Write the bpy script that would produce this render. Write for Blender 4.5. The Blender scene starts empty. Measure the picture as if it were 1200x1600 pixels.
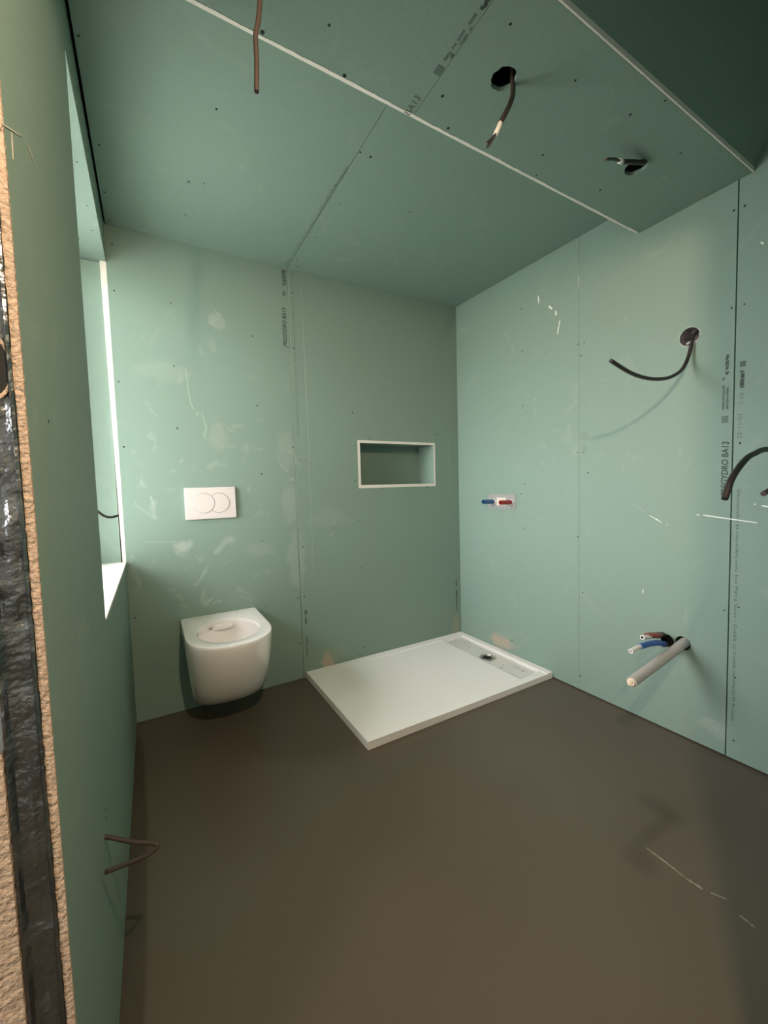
import bpy, bmesh, math, random
from mathutils import Vector, Matrix, Euler
random.seed(7)
S = bpy.context.scene
COL = S.collection

# ------------------------------------------------------------------ camera
cam_data = bpy.data.cameras.new('camera')
cam = bpy.data.objects.new('camera', cam_data)
COL.objects.link(cam)
cam.location = (-1.9459, -2.2818, 1.1207)
cam.rotation_euler = (1.5100, 0.02836, -0.52357)
cam_data.sensor_fit = 'HORIZONTAL'
cam_data.sensor_width = 36.0
cam_data.lens = 631.57 * 36.0 / 1200.0
cam_data.clip_start = 0.01
S.camera = cam

# ------------------------------------------------------------------ light and exposure
S.view_settings.view_transform = 'Standard'
S.view_settings.look = 'None'
S.view_settings.gamma = 1.0
S.view_settings.use_curve_mapping = False
S.view_settings.exposure = 0.0
SKY = 24.5
LAMP_W = 70.0

world = bpy.data.worlds.new('overcast_sky')
S.world = world
world.use_nodes = True
wn = world.node_tree
_tc = wn.nodes.new('ShaderNodeTexCoord'); _sp = wn.nodes.new('ShaderNodeSeparateXYZ')
_rp = wn.nodes.new('ShaderNodeValToRGB')          # dull ground below the horizon, bright overcast sky above
wn.links.new(_tc.outputs['Generated'], _sp.inputs[0]); 
_mr = wn.nodes.new('ShaderNodeMapRange'); _mr.inputs['From Min'].default_value = -1; _mr.inputs['From Max'].default_value = 1
wn.links.new(_sp.outputs['Z'], _mr.inputs['Value']); wn.links.new(_mr.outputs['Result'], _rp.inputs['Fac'])
_e = _rp.color_ramp.elements
_e[0].position = 0.0; _e[0].color = (.34, .33, .30, 1)
_e[1].position = 1.0; _e[1].color = (1.0, .97, .95, 1)
for _p, _c in ((.49, (.46, .45, .42, 1)), (.53, (.84, .83, .82, 1)), (.72, (1.0, .965, .965, 1))):
    _k = _e.new(_p); _k.color = _c
wn.links.new(_rp.outputs['Color'], wn.nodes['Background'].inputs['Color'])
wn.nodes['Background'].inputs['Strength'].default_value = SKY

pl = bpy.data.lights.new('window_portal', 'AREA')
pl.shape = 'RECTANGLE'; pl.size = 1.40; pl.size_y = 1.0
pl.cycles.is_portal = True
po = bpy.data.objects.new('window_portal', pl); COL.objects.link(po)
po.location = (-2.325, -0.52, 1.49)
po.rotation_euler = (0, math.radians(-90), 0)

pl2 = bpy.data.lights.new('fill_window_portal', 'AREA')  # sampling portal of the added fill window
pl2.shape = 'RECTANGLE'; pl2.size = 0.92; pl2.size_y = 0.82; pl2.cycles.is_portal = True
po2 = bpy.data.objects.new('fill_window_portal', pl2); COL.objects.link(po2)
po2.location = (-4.21, -2.95, 1.55); po2.rotation_euler = (0, math.radians(-90), 0)

ld = bpy.data.lights.new('work_lamp_light', 'POINT')
ld.energy = LAMP_W; ld.color = (1.0, 0.73, 0.50); ld.shadow_soft_size = 0.022
lo = bpy.data.objects.new('work_lamp_light', ld); COL.objects.link(lo)
lo.location = (-1.73, -2.37, 1.96)

# ------------------------------------------------------------------ materials
def nodes_of(m):
    m.use_nodes = True
    nt = m.node_tree
    return nt, nt.nodes['Principled BSDF'], nt.links

def plain(name, col, rough=0.6, bdist=0.002, metal=0.0, spec=0.5, coat=0.0, bump=0.0, bscale=200.0, var=0.0, vscale=8.0):
    m = bpy.data.materials.new(name)
    nt, b, L = nodes_of(m)
    b.inputs['Base Color'].default_value = (*col, 1)
    b.inputs['Roughness'].default_value = rough
    b.inputs['Metallic'].default_value = metal
    b.inputs['Specular IOR Level'].default_value = spec
    b.inputs['Coat Weight'].default_value = coat
    b.inputs['Coat Roughness'].default_value = 0.05
    tc = nt.nodes.new('ShaderNodeTexCoord')
    if var:
        n = nt.nodes.new('ShaderNodeTexNoise'); n.inputs['Scale'].default_value = vscale
        n.inputs['Detail'].default_value = 5
        L.new(tc.outputs['Object'], n.inputs['Vector'])
        mx = nt.nodes.new('ShaderNodeMix'); mx.data_type = 'RGBA'
        mx.inputs['A'].default_value = (*[c * (1 - var) for c in col], 1)
        mx.inputs['B'].default_value = (*[min(1, c * (1 + var)) for c in col], 1)
        L.new(n.outputs['Fac'], mx.inputs['Factor']); L.new(mx.outputs['Result'], b.inputs['Base Color'])
    if bump:
        n = nt.nodes.new('ShaderNodeTexNoise'); n.inputs['Scale'].default_value = bscale
        n.inputs['Detail'].default_value = 4
        L.new(tc.outputs['Object'], n.inputs['Vector'])
        bp = nt.nodes.new('ShaderNodeBump'); bp.inputs['Strength'].default_value = bump
        bp.inputs['Distance'].default_value = bdist
        L.new(n.outputs['Fac'], bp.inputs['Height']); L.new(bp.outputs['Normal'], b.inputs['Normal'])
    return m

def soft_spot(nt, L, vec, c, rad, hard, nscale=9.0, namp=0.6):
    """mask 0..1 of an irregular blot centred at c with the radii rad"""
    sub = nt.nodes.new('ShaderNodeVectorMath'); sub.operation = 'SUBTRACT'
    sub.inputs[1].default_value = c; L.new(vec, sub.inputs[0])
    dv = nt.nodes.new('ShaderNodeVectorMath'); dv.operation = 'DIVIDE'
    dv.inputs[1].default_value = rad; L.new(sub.outputs[0], dv.inputs[0])
    ln = nt.nodes.new('ShaderNodeVectorMath'); ln.operation = 'LENGTH'; L.new(dv.outputs[0], ln.inputs[0])
    n = nt.nodes.new('ShaderNodeTexNoise'); n.inputs['Scale'].default_value = nscale; n.inputs['Detail'].default_value = 4
    L.new(vec, n.inputs['Vector'])
    ma = nt.nodes.new('ShaderNodeMath'); ma.operation = 'MULTIPLY_ADD'
    ma.inputs[1].default_value = namp; L.new(n.outputs['Fac'], ma.inputs[0]); L.new(ln.outputs['Value'], ma.inputs[2])
    mr = nt.nodes.new('ShaderNodeMapRange'); mr.interpolation_type = 'SMOOTHSTEP'
    mr.inputs['From Min'].default_value = 1 + namp * 0.5 - hard; mr.inputs['From Max'].default_value = 1 + namp * 0.5 + hard
    mr.inputs['To Min'].default_value = 1; mr.inputs['To Max'].default_value = 0
    L.new(ma.outputs[0], mr.inputs['Value'])
    return mr.outputs['Result']

GREEN = (0.215, 0.312, 0.264)
def board_mat(name, stains=(), smudge=0.25, smudge_zone=None):
    m = bpy.data.materials.new(name)
    nt, b, L = nodes_of(m)
    b.inputs['Roughness'].default_value = 0.62
    b.inputs['Specular IOR Level'].default_value = 0.35
    tc = nt.nodes.new('ShaderNodeTexCoord'); vec = tc.outputs['Object']
    def mix(fac, A, Bc):
        mx = nt.nodes.new('ShaderNodeMix'); mx.data_type = 'RGBA'
        if isinstance(fac, float): mx.inputs['Factor'].default_value = fac
        else: L.new(fac, mx.inputs['Factor'])
        if isinstance(A, tuple): mx.inputs['A'].default_value = (*A, 1)
        else: L.new(A, mx.inputs['A'])
        mx.inputs['B'].default_value = (*Bc, 1)
        return mx.outputs['Result']
    # fine paper fibre speckle
    n1 = nt.nodes.new('ShaderNodeTexNoise'); n1.inputs['Scale'].default_value = 260; n1.inputs['Detail'].default_value = 3
    L.new(vec, n1.inputs['Vector'])
    r1 = nt.nodes.new('ShaderNodeMapRange'); r1.inputs['From Min'].default_value = .35; r1.inputs['From Max'].default_value = .65
    r1.inputs['To Max'].default_value = .55
    L.new(n1.outputs['Fac'], r1.inputs['Value'])
    c = mix(r1.outputs['Result'], tuple(x * .93 for x in GREEN), tuple(x * 1.13 for x in GREEN))
    # broad unevenness of the paper
    n2 = nt.nodes.new('ShaderNodeTexNoise'); n2.inputs['Scale'].default_value = 2.2; n2.inputs['Detail'].default_value = 3
    L.new(vec, n2.inputs['Vector'])
    r2 = nt.nodes.new('ShaderNodeMapRange'); r2.inputs['From Min'].default_value = .4; r2.inputs['From Max'].default_value = .7
    r2.inputs['To Max'].default_value = .3
    L.new(n2.outputs['Fac'], r2.inputs['Value'])
    c = mix(r2.outputs['Result'], c, (0.222, 0.300, 0.242))
    # chalky plaster dust wipes
    n3 = nt.nodes.new('ShaderNodeTexNoise'); n3.inputs['Scale'].default_value = 7; n3.inputs['Detail'].default_value = 7
    n3.inputs['Distortion'].default_value = 1.3
    L.new(vec, n3.inputs['Vector'])
    r3 = nt.nodes.new('ShaderNodeMapRange'); r3.inputs['From Min'].default_value = .60; r3.inputs['From Max'].default_value = .76
    r3.inputs['To Max'].default_value = smudge
    L.new(n3.outputs['Fac'], r3.inputs['Value'])
    fac = r3.outputs['Result']
    if smudge_zone:
        z = soft_spot(nt, L, vec, smudge_zone[0], smudge_zone[1], .5)
        mu = nt.nodes.new('ShaderNodeMath'); mu.operation = 'MULTIPLY'
        L.new(z, mu.inputs[0]); L.new(fac, mu.inputs[1]); fac = mu.outputs[0]
    c = mix(fac, c, (0.52, 0.56, 0.52))
    for (cc, rad, col, strength, hard) in stains:
        s = soft_spot(nt, L, vec, cc, rad, hard, nscale=16, namp=1.7)
        mu = nt.nodes.new('ShaderNodeMath'); mu.operation = 'MULTIPLY'; mu.inputs[1].default_value = strength
        L.new(s, mu.inputs[0])
        c = mix(mu.outputs[0], c, col)
    L.new(c, b.inputs['Base Color'])
    bp = nt.nodes.new('ShaderNodeBump'); bp.inputs['Strength'].default_value = .12; bp.inputs['Distance'].default_value = .001
    L.new(n1.outputs['Fac'], bp.inputs['Height']); L.new(bp.outputs['Normal'], b.inputs['Normal'])
    return m

PALE = (0.40, 0.44, 0.39)
PINK = (0.50, 0.37, 0.28)
M = {}
M['board'] = board_mat('green_board_paper', smudge=.10)
M['board_back'] = board_mat('green_board_paper_back_wall', stains=[
    ((-1.60, 0, 2.0), (.04, .1, .045), PALE, .38, .3), ((-1.62, 0, 1.42), (.04, .1, .07), PALE, .22, .5),
    ((-1.27, 0, 1.36), (.045, .1, .11), PALE, .22, .5), ((-1.23, 0, 0.72), (.05, .1, .16), PALE, .28, .4),
    ((-1.82, 0, .85), (.04, .1, .024), (.55, .58, .53), .38, .5), ((-1.26, 0, 1.05), (.04, .1, .10), PALE, .25, .4),
    ((-1.06, 0, .07), (.035, .1, .055), PINK, .75, .35), ((-1.0, 0, .1), (.07, .1, .05), (.30, .34, .26), .35, .6),
    ((-1.86, 0, 1.72), (.10, .1, .05), PALE, .16, .5), ((-1.44, 0, .80), (.07, .1, .035), PALE, .18, .6),
    ((-1.02, 0, .95), (.12, .1, .05), PALE, .16, .5), ((-.045, 0, .085), (.035, .1, .075), (.34, .33, .26), .6, .25)],
    smudge=.34, smudge_zone=((-1.75, 0, 1.1), (.62, .5, .75)))
M['board_right'] = board_mat('green_board_paper_right_wall', stains=[
    ((0, -.40, .085), (.1, .085, .04), PINK, .62, .45), ((0, -1.57, .10), (.1, .05, .035), PALE, .35, .4),
    ((0, -.985, 1.36), (.1, .02, .02), (.16, .22, .19), .35, .5), ((0, -.985, 1.285), (.1, .012, .03), (.16, .22, .19), .4, .5)], smudge=.10)
M['board_left'] = board_mat('green_board_paper_left_wall', smudge=.12)
M['edge'] = plain('plaster_core_edge', (0.66, 0.62, 0.54), .9, bump=.5, bscale=120, var=.10, vscale=60)
M['edge_warm'] = plain('rough_board_edge', (0.50, 0.38, 0.28), .9, bdist=.006, bump=1.0, bscale=170, var=.55, vscale=210)
M['white_edge'] = plain('white_plaster_edge', (0.78, 0.75, 0.69), .85, bump=.5, bscale=160, var=.08, vscale=50)
M['cavity'] = plain('dark_cavity', (0.018, 0.018, 0.017), .95)
M['gap'] = plain('joint_shadow_gap', (0.02, 0.03, 0.026), .9)
M['ink'] = plain('printing_ink', (0.055, 0.08, 0.07), .8)
M['ink_soft'] = plain('faded_printing_ink', (0.105, 0.15, 0.13), .8)
M['screw'] = plain('black_phosphate_screw', (0.012, 0.014, 0.013), .5, metal=.3)
M['scratch'] = plain('plaster_scratch', (0.78, 0.82, 0.77), .9)
M['scratch_soft'] = plain('faint_plaster_smear', (0.33, 0.40, 0.35), .9)
M['pencil'] = plain('pencil_line', (0.20, 0.27, 0.24), .9)
M['cable'] = plain('black_cable_sheath', (0.022, 0.018, 0.016), .42, bump=.2, bscale=300)
M['cable_brown'] = plain('dusty_cable_sheath', (0.055, 0.038, 0.030), .55, bump=.3, bscale=200, var=.4, vscale=60)
M['wire'] = plain('black_wire_core', (0.03, 0.03, 0.03), .5)
M['copper'] = plain('copper_wire_end', (0.45, 0.28, 0.18), .35, metal=.8)
M['tape'] = plain('white_tape', (0.80, 0.76, 0.70), .6)
M['ceramic'] = plain('white_glazed_ceramic', (0.90, 0.87, 0.85), .06, spec=.7, coat=1.0)
M['tray'] = plain('white_matt_resin', (0.92, 0.905, 0.89), .38, spec=.4, bump=.05, bscale=400)
M['trough'] = plain('glossy_resin_trough', (0.80, 0.79, 0.77), .12, spec=.6, coat=.5, var=.05, vscale=30)
M['dirt'] = plain('grey_plaster_dirt', (0.42, 0.40, 0.38), .9)
M['plastic'] = plain('white_plastic', (0.68, 0.635, 0.62), .28)
M['groove_shade'] = plain('groove_shade_grey', (0.26, 0.24, 0.23), .5)
M['logo'] = plain('grey_logo_print', (0.42, 0.40, 0.40), .5)
M['pvc_grey'] = plain('grey_pipe_plastic', (0.42, 0.405, 0.395), .5, bump=.15, bscale=60, var=.08, vscale=12)
M['foam'] = plain('crumpled_cream_tape', (0.78, 0.66, 0.52), .8, bump=1.0, bscale=90)
M['red'] = plain('red_conduit', (0.36, 0.035, 0.032), .45)
M['red_hose'] = plain('faded_red_conduit', (0.34, 0.085, 0.08), .5)
M['blue'] = plain('blue_conduit', (0.020, 0.10, 0.42), .4)
M['blue_plug'] = plain('blue_plug_plastic', (0.02, 0.10, 0.26), .4)
M['white_pipe'] = plain('white_pipe', (0.82, 0.80, 0.78), .4)
M['mount'] = plain('translucent_mount_plate', (0.31, 0.32, 0.32), .35)
M['chrome'] = plain('brushed_steel', (0.62, 0.61, 0.59), .28, metal=1.0)
M['steel'] = plain('galvanised_steel', (0.50, 0.52, 0.54), .30, bdist=.012, metal=1.0, bump=.9, bscale=26, var=.5, vscale=22)
M['box_grey'] = plain('grey_box_plastic', (0.26, 0.24, 0.27), .5)
M['pvc_white'] = plain('white_window_frame', (0.80, 0.80, 0.78), .3)
M['sill'] = plain('white_painted_sill', (0.86, 0.86, 0.84), .5)
M['hall'] = plain('bare_plaster_wall', (0.42, 0.46, 0.45), .9, var=.1)
M['outer'] = plain('exterior_render', (0.55, 0.54, 0.50), .9)
M['bulb'] = plain('bulb_glass', (0.9, 0.85, 0.75), .3)

def glass_mat():
    m = bpy.data.materials.new('clear_window_glass'); m.use_nodes = True
    nt = m.node_tree; nt.nodes.clear(); L = nt.links
    out = nt.nodes.new('ShaderNodeOutputMaterial'); tr = nt.nodes.new('ShaderNodeBsdfTransparent')
    gl = nt.nodes.new('ShaderNodeBsdfGlossy'); gl.inputs['Roughness'].default_value = .02
    lw = nt.nodes.new('ShaderNodeLayerWeight'); lw.inputs['Blend'].default_value = .5
    pw = nt.nodes.new('ShaderNodeMath'); pw.operation = 'POWER'; pw.inputs[1].default_value = 5
    L.new(lw.outputs['Facing'], pw.inputs[0])
    fr = nt.nodes.new('ShaderNodeMath'); fr.operation = 'MULTIPLY_ADD'; fr.inputs[1].default_value = .7; fr.inputs[2].default_value = .03
    L.new(pw.outputs[0], fr.inputs[0])
    mx = nt.nodes.new('ShaderNodeMixShader')
    L.new(fr.outputs[0], mx.inputs[0]); L.new(tr.outputs[0], mx.inputs[1]); L.new(gl.outputs[0], mx.inputs[2])
    L.new(mx.outputs[0], out.inputs['Surface'])
    return m
M['glass'] = glass_mat()

def floor_mat():
    m = bpy.data.materials.new('self_levelling_screed')
    nt, b, L = nodes_of(m)
    tc = nt.nodes.new('ShaderNodeTexCoord'); vec = tc.outputs['Object']
    n = nt.nodes.new('ShaderNodeTexNoise'); n.inputs['Scale'].default_value = 1.8; n.inputs['Detail'].default_value = 6
    L.new(vec, n.inputs['Vector'])
    mx = nt.nodes.new('ShaderNodeMix'); mx.data_type = 'RGBA'
    mx.inputs['A'].default_value = (0.088, 0.070, 0.050, 1); mx.inputs['B'].default_value = (0.122, 0.100, 0.075, 1)
    L.new(n.outputs['Fac'], mx.inputs['Factor'])
    c = mx.outputs['Result']
    def blot(c, cc, rad, col, st, hard=.3, ns=14, na=.6):
        s = soft_spot(nt, L, vec, cc, rad, hard, nscale=ns, namp=na)
        mu = nt.nodes.new('ShaderNodeMath'); mu.operation = 'MULTIPLY'; mu.inputs[1].default_value = st
        L.new(s, mu.inputs[0])
        k = nt.nodes.new('ShaderNodeMix'); k.data_type = 'RGBA'; k.inputs['B'].default_value = (*col, 1)
        L.new(mu.outputs[0], k.inputs['Factor']); L.new(c, k.inputs['A'])
        return k.outputs['Result']
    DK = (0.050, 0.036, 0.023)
    c = blot(c, (-.50, -1.59, 0), (.035, .06, .2), DK, .4, hard=.6, na=1.2)
    c = blot(c, (-.60, -1.635, 0), (.12, .022, .2), DK, .38, hard=.6, na=1.2)
    c = blot(c, (-.75, -1.665, 0), (.04, .04, .2), DK, .42, hard=.6, na=1.2)
    # darker brown band along the wall under the window
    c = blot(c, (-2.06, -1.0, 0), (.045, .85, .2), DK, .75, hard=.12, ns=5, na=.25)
    L.new(c, b.inputs['Base Color'])
    n2 = nt.nodes.new('ShaderNodeTexNoise'); n2.inputs['Scale'].default_value = 2.6; n2.inputs['Detail'].default_value = 3
    L.new(vec, n2.inputs['Vector'])
    mr = nt.nodes.new('ShaderNodeMapRange'); mr.inputs['To Min'].default_value = .30; mr.inputs['To Max'].default_value = .46
    L.new(n2.outputs['Fac'], mr.inputs['Value']); L.new(mr.outputs['Result'], b.inputs['Roughness'])
    b.inputs['Specular IOR Level'].default_value = .5
    n3 = nt.nodes.new('ShaderNodeTexNoise'); n3.inputs['Scale'].default_value = 1.6; n3.inputs['Detail'].default_value = 2
    L.new(vec, n3.inputs['Vector'])
    bp = nt.nodes.new('ShaderNodeBump'); bp.inputs['Strength'].default_value = .25; bp.inputs['Distance'].default_value = .01
    L.new(n3.outputs['Fac'], bp.inputs['Height']); L.new(bp.outputs['Normal'], b.inputs['Normal'])
    return m
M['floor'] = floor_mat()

# ------------------------------------------------------------------ mesh helpers
def link(name, bm, mats, parent=None, smooth=False):
    me = bpy.data.meshes.new(name)
    bmesh.ops.recalc_face_normals(bm, faces=bm.faces[:])
    bm.to_mesh(me); bm.free()
    if not isinstance(mats, (list, tuple)): mats = [mats]
    for m in mats: me.materials.append(m)
    if smooth:
        for p in me.polygons: p.use_smooth = True
        me.set_sharp_from_angle(angle=math.radians(38))
    o = bpy.data.objects.new(name, me); COL.objects.link(o)
    if parent: o.parent = parent
    return o

def empty(name, loc=(0, 0, 0)):
    o = bpy.data.objects.new(name, None); COL.objects.link(o)
    o.empty_display_size = .05; o.location = loc
    return o

def tag(o, label, cat, group=None):
    o['label'] = label; o['category'] = cat
    if group: o['group'] = group
    return o

def struct(o, label=None):
    o['kind'] = 'structure'
    if label: o['label'] = label
    return o

def attach(child, parent):
    """parent while keeping world coordinates of meshes written in world space"""
    child.parent = parent
    child.matrix_parent_inverse = Matrix.Translation(parent.location).inverted()
    return child

def part(name, bm, mats, parent, smooth=False, label=None):
    o = link(name, bm, mats, None, smooth)
    attach(o, parent)
    if label: o['label'] = label
    return o

def box(bm, a, b, mi=0):
    x0, y0, z0 = [min(p, q) for p, q in zip(a, b)]; x1, y1, z1 = [max(p, q) for p, q in zip(a, b)]
    v = [bm.verts.new(c) for c in ((x0,y0,z0),(x1,y0,z0),(x1,y1,z0),(x0,y1,z0),(x0,y0,z1),(x1,y0,z1),(x1,y1,z1),(x0,y1,z1))]
    for f in ((0,1,2,3),(4,5,6,7),(0,1,5,4),(1,2,6,5),(2,3,7,6),(3,0,4,7)):
        bm.faces.new([v[i] for i in f]).material_index = mi
    return bm

def boxm(*abs_, bev=0.0):
    bm = bmesh.new()
    for ab in abs_: box(bm, ab[0], ab[1], ab[2] if len(ab) > 2 else 0)
    if bev:
        bmesh.ops.bevel(bm, geom=bm.edges[:], offset=bev, segments=2, affect='EDGES')
    return bm

def hexa(bm, bot, top, mi=0):
    v = [bm.verts.new(c) for c in list(bot) + list(top)]
    n = len(bot)
    bm.faces.new(v[:n]).material_index = mi; bm.faces.new(v[n:]).material_index = mi
    for i in range(n):
        bm.faces.new([v[i], v[(i+1) % n], v[n+(i+1) % n], v[n+i]]).material_index = mi

def smooth_path(pts, n=8):
    pts = [Vector(p) for p in pts]
    if len(pts) < 3: return pts
    out = []
    P = [pts[0]*2-pts[1]] + pts + [pts[-1]*2-pts[-2]]
    for i in range(1, len(P)-2):
        a, b, c, d = P[i-1], P[i], P[i+1], P[i+2]
        for k in range(n):
            t = k/n
            out.append(.5*((2*b)+(c-a)*t+(2*a-5*b+4*c-d)*t*t+(3*b-a-3*c+d)*t**3))
    out.append(pts[-1])
    return out

def tube(bm, pts, r, seg=14, curved=True, mi=0, wall=None, caps=True, radii=None):
    p = smooth_path(pts) if curved else [Vector(q) for q in pts]
    n = len(p)
    rings = []
    t0 = (p[1]-p[0]).normalized()
    up = Vector((0, 0, 1)) if abs(t0.z) < .9 else Vector((1, 0, 0))
    u = t0.cross(up).normalized()
    for i in range(n):
        t = (p[min(i+1, n-1)] - p[max(i-1, 0)]).normalized()
        u = (u - t*u.dot(t)).normalized(); w = t.cross(u)
        rr = r if radii is None else radii[0] + (radii[1]-radii[0])*i/(n-1)
        rings.append([bm.verts.new(p[i] + (u*math.cos(a)+w*math.sin(a))*rr) for a in [2*math.pi*k/seg for k in range(seg)]])
    for i in range(n-1):
        for k in range(seg):
            bm.faces.new([rings[i][k], rings[i][(k+1) % seg], rings[i+1][(k+1) % seg], rings[i+1][k]]).material_index = mi
    if caps:
        bm.faces.new(rings[0]).material_index = mi
        if wall is None: bm.faces.new(rings[-1]).material_index = mi
        else:   # a hollow end: rim and a bore going back inside
            t = (p[-1]-p[-2]).normalized(); c = p[-1]
            last = rings[-1]
            inn = [bm.verts.new(c + (v.co-c)*((r-wall)/r)) for v in last]
            dep = [bm.verts.new(v.co - t*wall*6) for v in inn]
            for k in range(seg):
                j = (k+1) % seg
                bm.faces.new([last[k], last[j], inn[j], inn[k]]).material_index = mi
                bm.faces.new([inn[k], inn[j], dep[j], dep[k]]).material_index = mi
            bm.faces.new(dep).material_index = mi
    return bm

def evaluated(o):
    dg = bpy.context.evaluated_depsgraph_get()
    dg.update()
    me = bpy.data.meshes.new_from_object(o.evaluated_get(dg))
    return me

def cut(o, cutters):
    """boolean-subtract bmesh cutters from a mesh object and bake the result"""
    tmp = []
    for bm in cutters:
        c = link('cutter', bm, M['cavity']); tmp.append(c)
        md = o.modifiers.new('b', 'BOOLEAN'); md.operation = 'DIFFERENCE'; md.object = c; md.solver = 'EXACT'
    bpy.context.view_layer.update()
    me = evaluated(o)
    o.modifiers.clear(); o.data = me
    for c in tmp: bpy.data.objects.remove(c, do_unlink=True)

def cyl(axis, c, r, h, seg=40, rough=0.0, seed=1):
    """a closed cylinder along the axis (0,1,2), centred at c"""
    bm = bmesh.new(); rnd = random.Random(seed)
    off = [1 + rough*(rnd.random()-.5) for _ in range(seg)]
    a, b = [i for i in range(3) if i != axis]
    rings = []
    for s in (-1, 1):
        ring = []
        for k in range(seg):
            t = 2*math.pi*k/seg; p = list(c)
            p[axis] += s*h/2; p[a] += math.cos(t)*r*off[k]; p[b] += math.sin(t)*r*off[k]
            ring.append(bm.verts.new(p))
        rings.append(ring)
    bm.faces.new(rings[0]); bm.faces.new(rings[1])
    for k in range(seg): bm.faces.new([rings[0][k], rings[0][(k+1) % seg], rings[1][(k+1) % seg], rings[1][k]])
    bmesh.ops.recalc_face_normals(bm, faces=bm.faces[:])
    return bm

# frames of the surfaces for flat marks: (origin, right, up, normal into the room)
def ribbon(bm, pts, nrm, w, off=.0006, th=.0004, ragged=0.0):
    """thin stroke lying on a surface: a tapering strip with a little thickness"""
    p = smooth_path(pts, 5) if len(pts) > 2 else [Vector(pts[0]).lerp(Vector(pts[1]), t/5) for t in range(6)]
    n = Vector(nrm); m = len(p)
    lo_, hi_ = [], []
    for i in range(m):
        t = (p[min(i+1, m-1)]-p[max(i-1, 0)]).normalized(); s = t.cross(n).normalized()
        k = (w/2) * (0.35 + 0.65*math.sin(math.pi*(i+.5)/m)) * (1 + ragged*(random.random()-.5))
        for side in (s, -s):
            pass
        a = p[i]+s*k; b = p[i]-s*k
        lo_.append((bm.verts.new(a+n*(off-th)), bm.verts.new(b+n*(off-th))))
        hi_.append((bm.verts.new(a+n*off), bm.verts.new(b+n*off)))
    for i in range(m-1):
        bm.faces.new([hi_[i][0], hi_[i+1][0], hi_[i+1][1], hi_[i][1]])
        bm.faces.new([hi_[i][0], lo_[i][0], lo_[i+1][0], hi_[i+1][0]])
        bm.faces.new([hi_[i][1], lo_[i][1], lo_[i+1][1], hi_[i+1][1]])
    return bm

def writing(text, origin, along, up, nrm, length, height, mat, parent, name='printed_text', shear=0.0, space=1.0, bold=0.0):
    """flat printed lettering starting at origin, running along, letters standing in direction up"""
    cu = bpy.data.curves.new('t', 'FONT'); cu.body = text; cu.space_character = space; cu.resolution_u = 3
    cu.shear = shear; cu.extrude = 0.0; cu.offset = bold
    o = bpy.data.objects.new('t', cu); COL.objects.link(o)
    bpy.context.view_layer.update()
    me = evaluated(o)
    bpy.data.objects.remove(o, do_unlink=True)
    xs = [v.co.x for v in me.vertices]; ys = [v.co.y for v in me.vertices]
    x0, x1, y0, y1 = min(xs), max(xs), min(ys), max(ys)
    O, A, U, N = Vector(origin), Vector(along).normalized(), Vector(up).normalized(), Vector(nrm)
    for v in me.vertices:
        x, y = v.co.x, v.co.y
        v.co = O + A*((x-x0)/(x1-x0)*length) + U*((y-y0)/(y1-y0)*height) + N*.0005
    me.materials.clear(); me.materials.append(mat)
    q = bpy.data.objects.new(name, me); COL.objects.link(q); attach(q, parent)
    return q

def blots(origin, along, up, nrm, length, height, n, rows, mat, parent, seed=3, name='smeared_print'):
    """a smeared, unreadable stamp: rows of small irregular ink cells"""
    rnd = random.Random(seed); bm = bmesh.new()
    O, A, U, N = Vector(origin), Vector(along).normalized(), Vector(up).normalized(), Vector(nrm)
    for r in range(rows):
        for i in range(n):
            if n == rows == 3:
                a0, a1 = (i+.06)/3*length, (i+.94)/3*length; u0, u1 = (r+.06)/3*height, (r+.94)/3*height
                bm.faces.new([bm.verts.new(O+A*a+U*u+N*.0005) for a, u in ((a0, u0), (a1, u0), (a1, u1), (a0, u1))]); continue
            if rnd.random() < .10: continue
            a0 = (i + rnd.random()*.2)/n*length; a1 = a0 + length/n*(.75+.4*rnd.random())
            u0 = (r + .08 + .2*rnd.random())/rows*height; u1 = (r + .80 + .25*rnd.random())/rows*height
            vs = []
            for (a, u) in ((a0, u0), (a1, u0), (a1, u1), (a0, u1)):
                vs.append(bm.verts.new(O + A*(a+rnd.uniform(-.08, .08)*length/n) + U*(u+rnd.uniform(-.08, .08)*height/rows) + N*.0005))
            bm.faces.new(vs)
    return part(name, bm, mat, parent)

screw_mesh = None
def screws(pts, axis, val, sgn, parent, r=.0034):
    """drywall screws: shallow round heads set in the board, one child each"""
    global screw_mesh
    if screw_mesh is None:
        bm = bmesh.new()
        rings = []
        for (rr, h) in ((1.0, .0), (.92, .25), (.45, .05), (.2, -.05)):
            rings.append([bm.verts.new((rr*math.cos(2*math.pi*k/10), rr*math.sin(2*math.pi*k/10), h)) for k in range(10)])
        for i in range(3):
            for k in range(10): bm.faces.new([rings[i][k], rings[i][(k+1) % 10], rings[i+1][(k+1) % 10], rings[i+1][k]])
        bm.faces.new(rings[-1])
        screw_mesh = bpy.data.meshes.new('screw'); bm.to_mesh(screw_mesh); bm.free()
        screw_mesh.materials.append(M['screw'])
    for p in pts:
        o = bpy.data.objects.new('screw', screw_mesh); COL.objects.link(o)
        c = list(p); c.insert(axis, val)
        n = Vector([0, 0, 0]); n[axis] = sgn
        rr = r*random.uniform(.8, 1.25)
        o.matrix_world = Matrix.Translation(Vector(c)+n*.0002) @ n.to_track_quat('Z', 'Y').to_matrix().to_4x4() @ Matrix.Diagonal((rr, rr, rr*.5, 1))
        mw = o.matrix_world.copy(); o.parent = parent; o.matrix_parent_inverse = Matrix.Identity(4)
        o.matrix_basis = Matrix.Translation(parent.location).inverted() @ mw

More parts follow.
